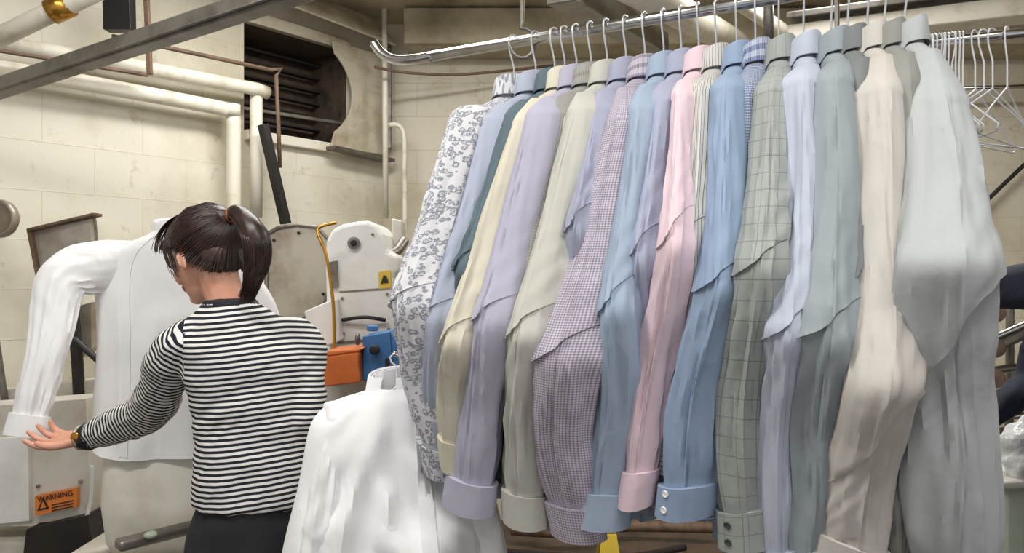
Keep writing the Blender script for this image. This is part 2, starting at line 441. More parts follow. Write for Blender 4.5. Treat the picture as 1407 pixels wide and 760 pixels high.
pk=[tie,tie+V((.022,-.012,.004)),at(349,320,1.70),at(354,352,1.70),at(348,385,1.705),at(338,412,1.71)]
mb=MB(); mb.tube(pk,[.014,.021,.028,.029,.021,.005],'hair',24); pt_=mb.obj('ponytail')
for v in pt_.data.vertices: v.co+=v.normal*math.sin(math.atan2(v.co.y-1.7,v.co.x-pk[3].x)*17+v.co.z*12)*.0012
par(pt_,wo)
sp=[]
for k in range(260):
    a=random.uniform(0,6.28); rr=random.uniform(.9,1.03); pts=[]; e_=random.uniform(-.01,.01); ee=random.uniform(-.01,.015)
    R_=[.013,.022,.029,.030,.022,.009]
    for i_,p in enumerate(pk):
        pts.append(tuple(p+V((math.cos(a)*R_[i_]*rr+(e_ if i_==5 else 0),math.sin(a)*R_[i_]*rr,(0 if i_<5 else ee)+ (math.sin(a)*.012*rr if i_<3 else 0)))))
    sp.append([(*q_,1.1-.04*n_) for n_,q_ in enumerate(cr(pts,4))])
par(curve('ponytail_strands',sp,.0014,'hair',None,1),wo)
mb=MB(); dr=(pk[1]-pk[0]).normalized(); X_=dr.orthogonal().normalized(); Y_=dr.cross(X_)
ring=[tie+dr*.004+(X_*math.cos(a)+Y_*math.sin(a))*.0165 for a in [2*math.pi*i/24 for i in range(25)]]
mb.tube(ring,.004,'hairt',8,1); par(mb.obj('hair_tie'),wo)
hx=(at(28,612,2.02)-W1).normalized()
hand_mesh('left_hand',W1+hx*.012,hx,V((0,-1,0)),V((0.1,.45,-1)),wo,(.30,.35,.25))
hand_mesh('right_hand',W2+V((-.1,.3,.0)).normalized()*.012,V((-.1,.3,.02)),V((-1,0,.6)),V((.6,.1,1)),wo)
mb=MB(); c=W1+hx*.022; Xo=hx.orthogonal().normalized(); Yo=hx.cross(Xo)
mb.tube([c+(Xo*math.cos(a)+Yo*math.sin(a))*.0285 for a in [2*math.pi*i/24 for i in range(25)]],.006,'sheet',8,1)
mb.ell(c+V((0,-.028,.006)),(.014,.006,.014),'brass'); par(mb.obj('wrist_watch'),wo)
pw=empty('worker',(1.62,1.9,0)); F2=V((-.96,-.28,0)).normalized(); L2=V((.28,-.96,0)).normalized()
bx,by=1.62,1.95
tor=[(.9,bx,by,.165,.12,.85),(.95,bx,by,.165,.12,.85),(1.05,bx,by,.165,.115,.85),(1.15,bx,by,.17,.115,.85),(1.28,bx,by,.19,.12,.85),(1.36,bx,by,.2,.115,.85),(1.42,bx,by,.19,.1,.85),(1.46,bx,by,.14,.085,.9),(1.485,bx,by,.09,.07,1),(1.50,bx,by,.06,.06,1)]
c0=V((bx,by,1.42)); S1=c0+L2*.18; E1=V((1.22,1.70,1.43)); W1=V((1.0,1.62,1.42)); S2=c0-L2*.18; E2=V((1.55,2.2,1.14)); W2=V((1.35,2.1,1.05))
arms=[([c0+L2*.1,S1,S1.lerp(E1,.5),E1,E1.lerp(W1,.5),W1],[.06,.066,.06,.056,.046,.036]),([c0-L2*.1,S2,S2.lerp(E2,.5),E2,E2.lerp(W2,.5),W2],[.06,.064,.056,.05,.044,.036])]
sweater('navy_sweater',tor,L2,F2,arms,pw,'navy',None,vox=.01,stripes=False)
hip=V((bx,by,.9))
jeans('dark_trousers',hip,L2,F2,[([hip+L2*.08*s+V((0,0,-.06)),V((bx,by,.66))+L2*.09*s,V((bx,by,.47))+L2*.1*s+F2*.02,V((bx,by,.3))+L2*.1*s,V((bx,by,.09))+L2*.1*s],[.085,.082,.06,.056,.044]) for s in(1,-1)],pw)
Xh=F2; Yh=V((0,0,1)).cross(Xh); hc2=V((bx,by,1.635))+F2*.02
hm2=Matrix(((Xh.x,Yh.x,0,hc2.x),(Xh.y,Yh.y,0,hc2.y),(0,0,1,hc2.z),(0,0,0,1)))
head_mesh('head',hm2,V((bx,by,1.48)),pw,.005); hair(hm2,pw,False,.006)
hand_mesh('left_hand',W1+V((-.012,-.003,0)),V((-.95,-.25,.0)),V((0,0,1)),V((0,-1,0)),pw)
hand_mesh('right_hand',W2,V((-.9,-.4,-.05)),V((0,0,1)),V((0,1,0)),pw)
# ------------------------------------------------------------------ room
WC=V((-.765,4.4,0)); WD=V((-.639,-.769,0)).normalized(); WN=V((.769,-.639,0)).normalized()
def dw(px): return 810/(225-.1818*(px-300))
def wp(px,py,off=0):
    p=at(px,py,dw(px)); return p+WN*off
def wu(px): p=at(px,380,dw(px)); return (V((p.x,p.y,0))-WC).length
CH=2.95
def wallquad(mb,o,d,u0,u1,z0,z1,m):
    b=len(mb.v)
    for u,z in((u0,z0),(u1,z0),(u1,z1),(u0,z1)): mb.v.append(o+d*u+V((0,0,z)))
    mb.face([b,b+1,b+2,b+3],mb.mi(m),[(u0,z0),(u1,z0),(u1,z1),(u0,z1)])
u1,u0=wu(335),wu(475); z0,z1=2.18,2.72
mb=MB()
wallquad(mb,WC,WD,0,u0,0,CH,'wallL'); wallquad(mb,WC,WD,u1,6.2,0,CH,'wallL')
wallquad(mb,WC,WD,u0,u1,0,z0,'wallL'); wallquad(mb,WC,WD,u0,u1,z1,CH,'wallL')
mb.obj('wall_left',fix=False)
mb=MB(); wallquad(mb,WC,V((1,0,0)),0,5.5,0,CH,'wallB'); mb.obj('wall_back',fix=False)
mb=MB(); wallquad(mb,V((4.7,4.4,0)),V((0,-1,0)),0,5,0,CH,'wallB'); mb.obj('wall_right',fix=False)
mb=MB(); mb.box((0.2,1.6,-.05),(10.5,7,.1),'floor'); mb.obj('floor')
mb=MB(); mb.box((0.2,1.6,CH+.05),(10.5,7,.1),'ceil'); mb.obj('ceiling')
mb=MB()
A=[WC+WD*u0,WC+WD*u1]; dp=-WN*.32
def q(a,b,c,d,m): 
    k=len(mb.v); mb.v.extend([a,b,c,d]); mb.face([k,k+1,k+2,k+3],mb.mi(m))
Z0=V((0,0,z0));Z1=V((0,0,z1))
q(A[0]+dp+Z0,A[1]+dp+Z0,A[1]+dp+Z1,A[0]+dp+Z1,'brick')
q(A[0]+Z0,A[1]+Z0,A[1]+dp+Z0,A[0]+dp+Z0,'brick'); q(A[0]+Z1,A[1]+Z1,A[1]+dp+Z1,A[0]+dp+Z1,'brick')
q(A[0]+Z0,A[0]+Z1,A[0]+dp+Z1,A[0]+dp+Z0,'brick'); q(A[1]+Z0,A[1]+Z1,A[1]+dp+Z1,A[1]+dp+Z0,'brick')
for i in range(7):
    z=z0+.05+i*.075
    mb.beam(A[0]-WN*.26+V((0,0,z)),A[1]-WN*.26+V((0,0,z)),.05,.012,'dark')
mb.beam(A[0]-WN*.03+V((0,0,2.32)),A[1]-WN*.03+V((0,0,2.30)),.02,.02,'steel')
mb.beam(A[0]+WN*.015+V((0,0,z0-.02)),A[1]+WN*.015+V((0,0,z0-.02)),.05,.05,'pipe')
mb.beam(A[0]+WN*.015+V((0,0,z1+.03)),A[1]+WN*.015+V((0,0,z1+.03)),.05,.06,'duct')
mb.obj('vent_opening',.004,fix=True)  # wall vent opening: recessed brick lining, slats and trim
mb=MB(); ua,ub=wu(440),wu(521); uc=wu(398); R=.36; zc=2.46
pts=[]
for i in range(17):
    a=math.radians(-48+96*i/16)
    u=uc-R*math.cos(a); z=zc+R*math.sin(a)*.8; pts.append(WC+WD*u+WN*.05+V((0,0,z)))
pts=pts+[WC+WD*(uc-R*.62)+WN*.05+V((0,0,2.74)),WC+WD*ub+WN*.05+V((0,0,2.74)),WC+WD*ub+WN*.05+V((0,0,2.16)),WC+WD*(uc-R*.6)+WN*.05+V((0,0,2.16))]
mb.prism(pts,WN*.012,'duct')
mb.beam(WC+WD*ub+WN*.08+V((0,0,2.85)),WC+WD*ub+WN*.08+V((0,0,2.2)),.03,.03,'steel')
mb.beam(WC+WD*(uc-.2)+WN*.07+V((0,0,2.15)),WC+WD*(ub-.02)+WN*.07+V((0,0,2.13)),.09,.02,'steel')
hA=WC+WD*wu(345); hB=WC+WD*wu(512)
mb.prism([hA+WN*.05+V((0,0,2.94)),hB+WN*.05+V((0,0,2.94)),hB+WN*.2+V((0,0,2.76)),hA+WN*.2+V((0,0,2.80))],(0,0,.012),'duct')
mb.obj('exhaust_duct_plate',.003)
mb=MB(); mb.beam(V((-.6,4.24,2.84)),V((3.8,4.24,2.84)),.3,.2,'ceil'); mb.obj('ceiling_beam',.01)
mb=MB(); mb.beam(at(1085,52,3.1),at(1500,2,2.6),.12,.075,'pipe'); mb.beam(at(1085,52,3.1)+V((0,0,.07)),at(1500,2,2.6)+V((0,0,.07)),.16,.03,'steel'); mb.obj('ceiling_beam',.006)
mb=MB(); mb.beam(at(770,-18,2.4),at(905,62,3.6),.1,.1,'steel'); mb.obj('ceiling_joist',.004)
mb=MB(); mb.tube([at(850,-30,2.5),at(1015,62,3.9)],.065,'pipe',seg=20)
mb.tube([at(955,-40,2.6),at(1100,60,3.95)],.035,'pipe',seg=16); mb.obj('overhead_pipe')
mb=MB(); mb.tube([at(1056,-40,2.4),at(1056,70,2.4)],.016,'steel'); mb.obj('hanger_rod')
mb=MB(); mb.tube([at(528,-20,4.15),at(530,300,4.15)],.016,'pipe'); mb.tube([at(530,172,4.2),at(553,178,4.2),at(556,240,4.2),at(556,420,4.2)],.014,'pipe'); mb.obj('wall_conduit')
mb=MB(); mb.tube([at(515,92,4.0),at(560,100,4.1),at(640,102,4.2),at(760,90,4.25)],.008,'rust'); mb.obj('wall_cable')
mb=MB()
mb.tube([at(-60,80,2.35),at(60,22,2.25),at(170,-30,2.2)],.03,'pipe',seg=16,sub=1)
mb.tube([at(70,17,2.24),at(96,5,2.24)],.037,'brass',seg=16); mb.obj('steam_pipe')
mb=MB()
mb.tube([wp(-60,62,.12),wp(125,90,.12),wp(335,128,.12),wp(350,133,.12)],.032,'pipe',seg=16,sub=1)
mb.tube([wp(337,135,.1),wp(337,300,.1)],.03,'pipe',seg=16); mb.obj('steam_pipe')
mb=MB(); mb.tube([wp(-60,95,.1),wp(60,112,.1),wp(285,152,.1),wp(302,158,.1),wp(306,175,.1),wp(306,330,.1)],.034,'pipe',seg=16,sub=3)
mb.tube([wp(303,148,.1),wp(303,163,.1)],.042,'pipe',seg=16); mb.obj('steam_pipe')
mb=MB(); mb.tube([wp(-60,78,.2),wp(160,112,.2),wp(162,112,.2)],.008,'rust'); mb.tube([wp(130,62,.18),wp(345,105,.18),wp(352,112,.18),wp(357,235,.18)],.010,'rust',sub=2); mb.obj('rusty_conduit')
mb=MB(); mb.beam(wp(331,178,.2),wp(362,310,.2),.05,.035,'black'); mb.obj('black_strut',.003)
mb=MB(); mb.beam(wp(124,-15,.28),wp(126,62,.28),.11,.05,'black'); mb.beam(wp(160,-15,.28),wp(166,118,.28),.02,.02,'rust'); mb.obj('pipe_bracket',.003)
mb=MB(); mb.beam(at(-120,160,2.25),at(420,-17,1.42),.04,.042,'steel'); mb.beam(at(-120,168,2.25),at(420,-9,1.42),.055,.006,'steel'); mb.obj('overhead_strut_channel',.003)
mb=MB(); mb.tube([at(1320,312,4.3),at(1370,262,4.3),at(1430,205,4.3)],.012,'black'); mb.obj('wall_cable')
mb=MB(); mb.tube([at(1300,122,4.2),at(1440,118,4.2)],.012,'chrome'); mb.obj('wall_conduit')
mb=MB(); c=at(-5,300,2.5); rings=[]
for y,r in((0,.002),(0,.05),(-.004,.052),(-.012,.06),(0,.066),(.02,.066)):
    rings.append([c+V((math.cos(a)*r,y,math.sin(a)*r)) for a in [2*math.pi*i/32 for i in range(32)]])
mb.loft(rings,'sheet'); mb.tube([c+V((0,.02,0)),c+V((-.3,.4,.0))],.015,'steel'); mb.obj('convex_mirror')
# ------------------------------------------------------------------ shirts
ZR=H+.55
def railp(px):
    d=.55*F/(302+(px-590)*.1696); return V(((px-703.5)/F*d,d,ZR))
def ridge(n,k=3.2): return max(0.0,1-abs(n)*k)
def sstep(x): x=max(0,min(1,x)); return x*x*(3-2*x)
def sleeve(mb,keys,lat,out,m,seed,fold=1.0,elb=3,seg=52,step=.0085,cuff=.062,side=-1,tk=1.0,perp=False,pt=1.55):
    st=[];acc=0;Se=0;Sa=0
    for i in range(len(keys)-1):
        a,b=keys[i],keys[i+1]; L=(b[0]-a[0]).length; n=max(2,int(L/step))
        if i==elb: Se=acc
        if i==1: Sa=acc
        for j in range(n):
            t=j/n; p=a[0].lerp(b[0],t); st.append([p.x,p.y,p.z,a[1]*(1-t)+b[1]*t,a[2]*(1-t)+b[2]*t])
        acc+=L
    p=keys[-1][0]; st.append([p.x,p.y,p.z,keys[-1][1],keys[-1][2]])
    for it in range(14):
        ns=[list(x) for x in st]
        for i in range(1,len(st)-1):
            si=i*step
            if it>=(4 if not perp else 10) and abs(si-Se)<.05: continue
            for k in range(5): ns[i][k]=.25*st[i-1][k]+.5*st[i][k]+.25*st[i+1][k]
        st=ns
    for i,k in enumerate(st):
        s_=i*step; w=sstep((s_-.22)/.2)*fold*(.4 if perp else .75)
        sw=NZ(V((s_*4.2,seed,.3)))*.014*w; sw2=NZ(V((s_*3.5,seed,5.3)))*.014*w
        k[0]+=lat.x*sw+out.x*sw2; k[1]+=lat.y*sw+out.y*sw2
        k[4]*=1+NZ(V((s_*5,seed,9.1)))*.2*w; k[3]*=1+NZ(V((s_*4,seed,2.1)))*.2*w
    P=[V(k[:3]) for k in st]; n=len(P); S=[0]
    for i in range(1,n): S.append(S[-1]+(P[i]-P[i-1]).length)
    Ltot=S[-1]; Se=Se/acc*Ltot
    cs=[(math.cos(2*math.pi*j/seg),math.sin(2*math.pi*j/seg)) for j in range(seg)]
    kap=(.15 if side>0 else -.075)*(1 if tk>.5 else 0)*(.75+.5*((seed*1.37)%1))
    tilt=(((seed*2.71)%1)-.5)*.030
    def ev(s_):
        s_=max(0,min(Ltot-1e-6,s_)); i=min(n-2,max(0,bisect.bisect_right(S,s_)-1))
        t=(s_-S[i])/max(1e-9,S[i+1]-S[i]); A_,B_=st[i],st[i+1]
        return P[i].lerp(P[i+1],t),A_[3]*(1-t)+B_[3]*t,A_[4]*(1-t)+B_[4]*t
    rings=[];SS=[];ci=None
    def mk(i,cf,below):
        s0=S[i]; ring=[]
        O_,L_=out,lat
        if perp:
            T=(P[min(i+2,n-1)]-P[max(i-2,0)]).normalized(); L_=(lat-T*lat.dot(T)).normalized(); O_=L_.cross(T)
            if O_.dot(out+V((0,0,.6)))<0: O_=-O_
        x0=s0-Se; g=math.exp(-(x0/.19)**2)*sstep((Ltot-cuff-s0)/.05)*sstep(s0/.08)
        e=math.exp(-(x0/.15)**2)
        fa=sstep(x0/.1)
        for j,(c,s) in enumerate(cs):
            cc=max(0,c); sd=s*side
            s_=s0+(1-sd)*.5*kap*g
            Pp,a,b=ev(s_); a=max(a,.008); b=max(b,.008); t=s_/Ltot; rest=Ltot-s_
            am=fold*min(1,max(0,(t-.05)*5))
            if cf: am*=.12
            elif rest<cuff+.05: am*=.5+.5*max(0,(rest-cuff))/.05
            pinch=0 if cf else .12*math.exp(-max(0,rest-cuff)/.035)
            wgt=tk*(.25+.75*max(0,.5+.5*sd))*(.3+.7*cc)
            tuck=(.55+.45*sstep(x0/.03))*math.exp(-max(0,x0-.02)/.20)*wgt if below else 0
            over=math.exp(-(x0/.05)**2)*wgt if not below else 0
            y=math.copysign(abs(s)**(pt if c>0 else 1.2),s)
            if cf: y=math.copysign(abs(s)**1.15,s)
            aa=a*(1-.20*tuck+.05*over)*(1-pinch); bb=b*(1-.22*tuck)*(1-pinch)*(1+.05*over)
            q1=ridge(NZ(V((c*1.2+seed,s*1.2,s_*2.6+c*2.0+s*1.2))),2.4)
            q2=ridge(NZ(V((c*2.0,s*2.0+seed*1.7,s_*4.2-s*2.6))),3)
            q3=NZ(V((c*.9+seed*.3,s*.9,s_*2.6)))
            u=abs(((x0*13+ (1-c)*.9*(1 if x0<0 else -1)+seed)%1)*2-1)
            dsp=am*(q1*(.005+.003*fa)+q2*(.0035+.002*fa)-.003-.002*fa+q3*(.006+.004*fa)+ e*(1-u)*.004*(.4+.6*abs(q3)*2))
            if s_<Sa+.01 and not perp: dsp+=.0025
            if cf: dsp+=.0035
            nx=c*b; ny=s*a; l=math.hypot(nx,ny)
            pp=Pp+O_*(aa*c+dsp*nx/l)+L_*(bb*y+dsp*ny/l)
            if not perp:
                kk=sstep((s0-(Ltot-cuff-.06))/.06); pp=pp+V((0,0,tilt*s*kk))
            ring.append(pp)
        return ring
    done=False
    for i in range(n):
        cf=(Ltot-S[i])<cuff
        if cf and ci is None:
            ci=len(rings); rings.append(mk(i,False,True)); SS.append(S[i])
        if not done and S[i]>=Se and tk>.5:
            rings.append(mk(i,False,False)); SS.append(S[i]); done=True
        r=mk(i,cf,S[i]>=Se and tk>0)
        if cf and not perp:
            k=(S[i]-(Ltot-cuff))/cuff
            r=[p+V((0,0,-.008*abs(c)*k)) for p,(c,s) in zip(r,cs)]
        rings.append(r); SS.append(S[i])
    cen=sum(rings[-1],V())/seg; last=len(rings)-1; up=(P[-3]-P[-1]).normalized()*.06
    rings.append([cen+(p-cen)*.93 for p in rings[last]]); SS.append(SS[-1])
    rings.append([cen+up+(p-cen)*.8 for p in rings[last]]); SS.append(SS[-1])
    def uv(i,j):
        sd=math.sin(2*math.pi*j/seg)*side; g=math.exp(-((SS[i]-Se)/.19)**2)
        sv=SS[i]+(1-sd)*.5*kap*g
        if ci and i>=ci: return (SS[i],j/seg*.30)
        return (j/seg*.30,sv)
    mb.loft(rings,m,uv=uv,cap0=True,cap1=True)
    return rings,last
def buttons(mb,rings,last,m,js,iis):
    ns=len(rings[0])
    for i in iis:
        for j in js:
            ri=rings[last+i]; p=ri[j]; p2=ri[(j+1)%ns]; p3=rings[last+i-1][j]
            c=sum(ri,V())/ns
            nn=(p2-p).cross(p3-p).normalized()
            if nn.dot(p-c)<0: nn=-nn
            X=nn.orthogonal().normalized(); Y=nn.cross(X)
            rr=[]
            for h,r in((-.002,.0060),(.0014,.0060),(.002,.005),(.0012,.0036),(.0012,.0003)):
                rr.append([p+nn*(h+.0005)+(X*math.cos(2*math.pi*k/14)+Y*math.sin(2*math.pi*k/14))*r for k in range(14)])
            mb.loft(rr,m)
def body(mb,neck,d,lat,m,seed,length=.9,prof=None,fold=1,plj=48,radial=0):
    prof=prof or [(0,.044,.022),(.014,.058,.025),(.040,.105,.027),(.078,.16,.028),(.118,.196,.028),(.2,.208,.028),(.35,.215,.028),(.6,.228,.028),(length*.9,.24,.026),(length,.242,.026)]
    K=cr(prof,7); seg=100 if radial else 64; rings=[]
    for k in K:
        dr,w,t0=k; t=dr/length; ring=[]
        for j in range(seg):
            a=2*math.pi*j/seg; c,s=math.cos(a),math.sin(a)
            cx=math.copysign(abs(c)**.8,c)
            x=w*cx
            f=fold*(NZ(V((x*9+seed,s*.5,dr*1.2)))*.026+(ridge(NZ(V((x*16,seed+s*.5,dr*1.5-x*1.5))),2.6)-.4)*.013)*min(1,t*1.8)
            if radial:
                th=math.atan2(x,dr+.10); ed=1-abs(c)**4
                f+=radial*(s*.5+.5)*ed*min(1,dr*4)*((ridge(NZ(V((th*2.6+seed,dr*2.4+th,0))),2.0)-.35)*.045*(.5+t)+(ridge(NZ(V((th*5+seed*2,dr*5-th*2,3))),2.6)-.35)*.016+NZ(V((x*7,dr*8,seed)))*.03)
            z=-dr+.06*abs(c)**5*max(0,(t-.8)/.2)**1.5
            ring.append(neck+d*x+lat*(t0*s+f)+V((0,0,z)))
        rings.append(ring)
    sgn=1 if plj<36 else -1; sg=int(seg/64*plj)
    pr=[]
    for r in rings[2:-1]:
        a,b=r[sg-1],r[sg+1]; o=lat*sgn
        pr.append([a-o*.002,a+o*.0035,b+o*.0035,b-o*.002])
    nr=len(K)
    cen=neck-V((0,0,length))
    rings.append([cen+(p-cen)*.97 for p in rings[nr-1]])
    rings.append([cen+(p-cen)*.9+V((0,0,.08)) for p in rings[nr-1]])
    dz=[k[0] for k in K]+[length,length]
    mb.loft(rings,m,uv=lambda i,j:(j/seg*.95,dz[i]),cap0=False,cap1=True)
    mb.loft(pr,m,uv=lambda i,j:(j*.01,dz[i]))
def collar(mb,neck,d,fr,m,rx=.055,ry=.028,sc=1.0):
    seg=40; band=[];leaf=[]
    for j in range(seg+1):
        a=math.radians(14)+math.radians(332)*j/seg
        c,s=math.cos(a),math.sin(a)
        back=(1-c)/2; pt=max(0,c-.45)/.55
        dirv=(fr*c*ry+d*s*rx)*sc; n2=dirv.normalized(); base=neck+dirv
        zb=-.014+.010*back; zt=.018+.022*back; U=V((0,0,1))
        band.append([base+U*(zb-.012)-n2*.003,base-n2*.004+U*zt,base-n2*.0065+U*(zt-.001),base-n2*.006+U*(zb-.012)])
        lo=zb-.002-.034*pt
        leaf.append([base-n2*.003+U*(zt+.001),base+n2*.001+U*(zt+.0045),base+n2*.004+U*(zt+.001),base+n2*(.0105+.010*pt)+U*lo,base+n2*(.0080+.010*pt)+U*(lo-.0005),base+n2*.0+U*(zt-.004)])
    mb.loft(band,m,uv=lambda i,j:(i*.007,j*.01)); mb.loft(leaf,m,uv=lambda i,j:(i*.007,j*.01))
def hanger(parent,neck,d,railz,rdir,m='wire',half=.19,rad=.002):
    c=neck
    tri=[c,c+d*half*.5+V((0,0,-.055)),c+d*half+V((0,0,-.115)),c+d*(half-.01)+V((0,0,-.128)),c-d*(half-.01)+V((0,0,-.128)),c-d*half+V((0,0,-.115)),c-d*half*.5+V((0,0,-.055)),c]
    top=railz+.004
    hk=[c,c+V((0,0,(top-c.z)*.5))]
    cc=V((c.x,c.y,railz)); r=.0175
    hk.append(cc+d*r*.9+V((0,0,-.02)))
    for k in range(0,11):
        a=math.radians(0+200*k/10)
        hk.append(cc+d*r*math.cos(a)+V((0,0,r*math.sin(a))))
    return curve('wire_hanger',[tri,hk],rad,m,parent)
def make_shirt(name,neck,d,lat,near,far,fab,seed,length=.9,btn=None,fold=1,bodyprof=None,rail=ZR,hang=True,fr=None,bj=(38,),sfold=1,elb=3,plj=48,csc=1.0,side=-1,tk=1.0,perp=False,radial=0):
    mb=MB()
    body(mb,neck,d,lat,fab,seed,length,bodyprof,fold,plj,radial)
    r,last=sleeve(mb,near,lat,d,fab,seed,sfold,elb,side=side,tk=tk,perp=perp,pt=1.15 if perp else 1.6)
    if btn: buttons(mb,r,last,btn,bj,(-2,-5))
    if far: sleeve(mb,far,lat,-d,fab,seed+9,sfold,min(2,len(far)-2),24,.03,tk=0)
    collar(mb,neck,d,fr or -lat,fab,sc=csc)
    o=mb.obj(name,sharp=48)
    if hang: hanger(o,neck,d,rail,None)
    return o
fabs={
1:fabric('floral_cotton',(218,218,224),'floral',(80,90,116)),
2:fabric('lavender_blue',(172,182,212)),
3:fabric('teal_cotton',(92,118,132)),
4:fabric('cream_cotton',(220,211,180)),
5:fabric('lavender_stripe',(184,180,206),'stripe',(168,165,192),.004,.4),
6:fabric('olive_plaid',(168,166,156),'check',(128,126,120),.006,.35),
7:fabric('stone_cotton',(200,199,186),'stripe',(186,184,170),.004,.4),
8:fabric('periwinkle',(164,170,202)),
9:fabric('plum_gingham',(208,199,212),'check',(124,106,142),.0048,.42),
10:fabric('light_blue',(158,181,210),'stripe',(144,169,200),.004,.4),
11:fabric('iris_blue',(166,174,208)),
12:fabric('pink_cotton',(236,206,216),ds=.2),
13:fabric('cream_pinstripe',(212,209,200),'stripe',(112,108,108),.0085,.18),
14:fabric('sky_blue',(146,172,208),ds=.26),
15:fabric('blue_dot_check',(190,202,226),'check',(76,94,148),.0056,.48),
16:fabric('sage_windowpane',(164,172,166),'window',(92,104,100),.028,.045),
17:fabric('pale_periwinkle',(186,196,222)),
18:fabric('grey_teal',(152,166,174)),
19:fabric('slate_grey',(128,134,136)),
20:fabric('oatmeal_cotton',(206,198,187)),
21:fabric('olive_grey',(150,151,142)),
22:fabric('silver_grey',(182,188,190)),
}
SH={
1:(706,(650,150,38),(568,420,42),(582,520,36),(608,645,28)),
2:(736,(688,162,32),(612,440,38),(602,520,32),(606,608,24)),
3:(762,(720,155,30),(655,370,32),(650,460,28),(655,560,25)),
4:(776,(730,165,26),(634,470,36),(626,540,28),(632,640,24)),
5:(792,(750,155,34),(680,445,38),(660,560,37),(643,697,40)),
6:(812,(780,155,24),(722,440,34),(722,560,30),(748,715,28)),
7:(834,(810,150,32),(730,462,40),(716,580,32),(722,717,35)),
8:(860,(836,150,28),(805,320,30),(790,500,28),(772,660,30)),
9:(886,(862,165,32),(778,495,56),(772,600,44),(795,735,40)),
10:(912,(888,150,28),(856,430,34),(846,560,38),(822,717,43)),
11:(936,(915,140,28),(886,360,30),(880,500,27),(892,670,26)),
12:(960,(942,130,22),(930,340,31),(905,500,29),(876,690,28)),
13:(984,(968,120,26),(955,330,31),(940,500,27),(925,640,26)),
14:(1012,(1002,120,28),(990,395,36),(955,560,39),(935,702,42)),
15:(1038,(1030,125,22),(1010,430,32),(988,540,28),(980,700,26)),
16:(1070,(1062,125,28),(1042,372,38),(1027,540,42),(1027,744,46)),
17:(1104,(1100,112,30),(1090,460,42),(1078,600,33),(1078,800,36)),
18:(1142,(1142,110,28),(1138,462,52),(1118,600,42),(1110,800,36)),
19:(1165,(1172,112,22),(1172,400,30),(1168,600,30),(1160,810,30)),
20:(1192,(1205,125,34),(1206,528,46),(1186,640,44),(1165,795,46)),
21:(1216,(1236,115,28),(1238,420,34),(1236,600,34),(1235,830,34)),
22:(1244,(1284,140,42),(1303,362,64),(1302,560,58),(1302,830,52)),
}
HID={3:.82,6:.84,8:.84,11:.84,13:.84,15:.84,19:.84,21:.84,4:.95,2:.88}
for i,(cp,A_,B_,C_,D_) in SH.items():
    hk=railp(cp); fpx=(cp-706)/(1244-706); ph=math.radians(41-31*fpx)
    d=V((-math.sin(ph),-math.cos(ph),0)); lat=V((math.cos(ph),-math.sin(ph),0))
    neck=V((hk.x,hk.y,ZR-.125))
    dd=hk.y; cy=math.cos(ph); sx=math.sin(ph); rm_=HID.get(i,1.0)
    def key(K,r,a):
        r*=rm_
        dep=dd-r*cy; p=at(K[0],K[1],dep); hw=K[2]*dep/F
        b=math.sqrt(max(hw*hw-(a*sx*.8)**2,.018**2)); return (p,a,b)
    mid=((A_[0]*.5+B_[0]*.5)+(2 if fpx<.6 else 5),A_[1]*.5+B_[1]*.5,A_[2]*.5+B_[2]*.5-2)
    near=[(neck+d*.10+V((0,0,-.045)),.025,.018),key(A_,.2,.05),key(mid,.275,.052),key(B_,.36,.056),key(C_,.30,.042),key(D_,.26,.034)]
    far=[(neck-d*.10+V((0,0,-.045)),.025,.018),(neck-d*.2+V((0,0,-.13)),.05,.025),(neck-d*.27+V((0,0,-.48)),.065,.03),(neck-d*.25+V((0,0,-.9)),.05,.026)]
    btn={10:'btn',14:'btn',16:'btnd'}.get(i)
    make_shirt('dress_shirt',neck,d,lat,near,far,fabs[i],i*3.71,length=.86+.06*random.random(),btn=btn,bj=(46,),side=1 if i>=20 else -1,tk=1.15 if i>=20 else 1.0)
# garment rail
mb=MB()
mb.tube([railp(1500),railp(590)],.0125,'chrome',seg=16)
a=railp(590); b0=(railp(590)-railp(620)).normalized()
mb.tube([a-b0*.01,a+b0*.05,a+b0*.11+V((0,0,.008)),a+b0*.15+V((0,0,.03)),a+b0*.175+V((0,0,.06))],.0125,'chrome',seg=16)
rail=mb.obj('garment_rail')
s=railp(718)
hp=[s+V((0,0,.9)),s+V((0,0,.1)),s+V((0,0,.05))]
for k in range(0,12):
    a=math.radians(100-270*k/11); hp.append(s+V((.0,0,0))+V((0.03*math.cos(a),-.0,0.035*math.sin(a)-.005)))
curve('rail_support_hook',[hp],.0045,'steel')
s=railp(1330); curve('rail_support_hook',[[s+V((0,0,.95)),s+V((0,0,0))]],.006,'steel')
def rail2(px):
    d=.55*F/(310+(px-1165)*.103); return V(((px-703.5)/F*d,d,ZR))
mb=MB(); mb.tube([rail2(1120),rail2(1600)],.011,'chrome',seg=14); mb.obj('garment_rail')
s=rail2(1550); curve('rail_support_hook',[[s+V((0,0,.95)),s]],.006,'steel'); s=rail2(1150); curve('rail_support_hook',[[s+V((0,0,.95)),s]],.006,'steel')
rd=(rail2(1400)-rail2(1200)).normalized()
for k,px in enumerate([1266,1269,1273,1277,1281,1285,1290,1294,1298,1303,1308,1313,1318,1323,1340,1352,1364,1384]):
    s=rail2(px); yaw=math.radians(random.uniform(-12,12)+(-38 if px>1330 else 5)); perp=Matrix.Rotation(yaw,3,'Z')@rd.cross(V((0,0,1)))
    hanger(None,s+V((0,0,-.12)),perp.normalized(),ZR,None,'wirew',half=.2,rad=.0019)
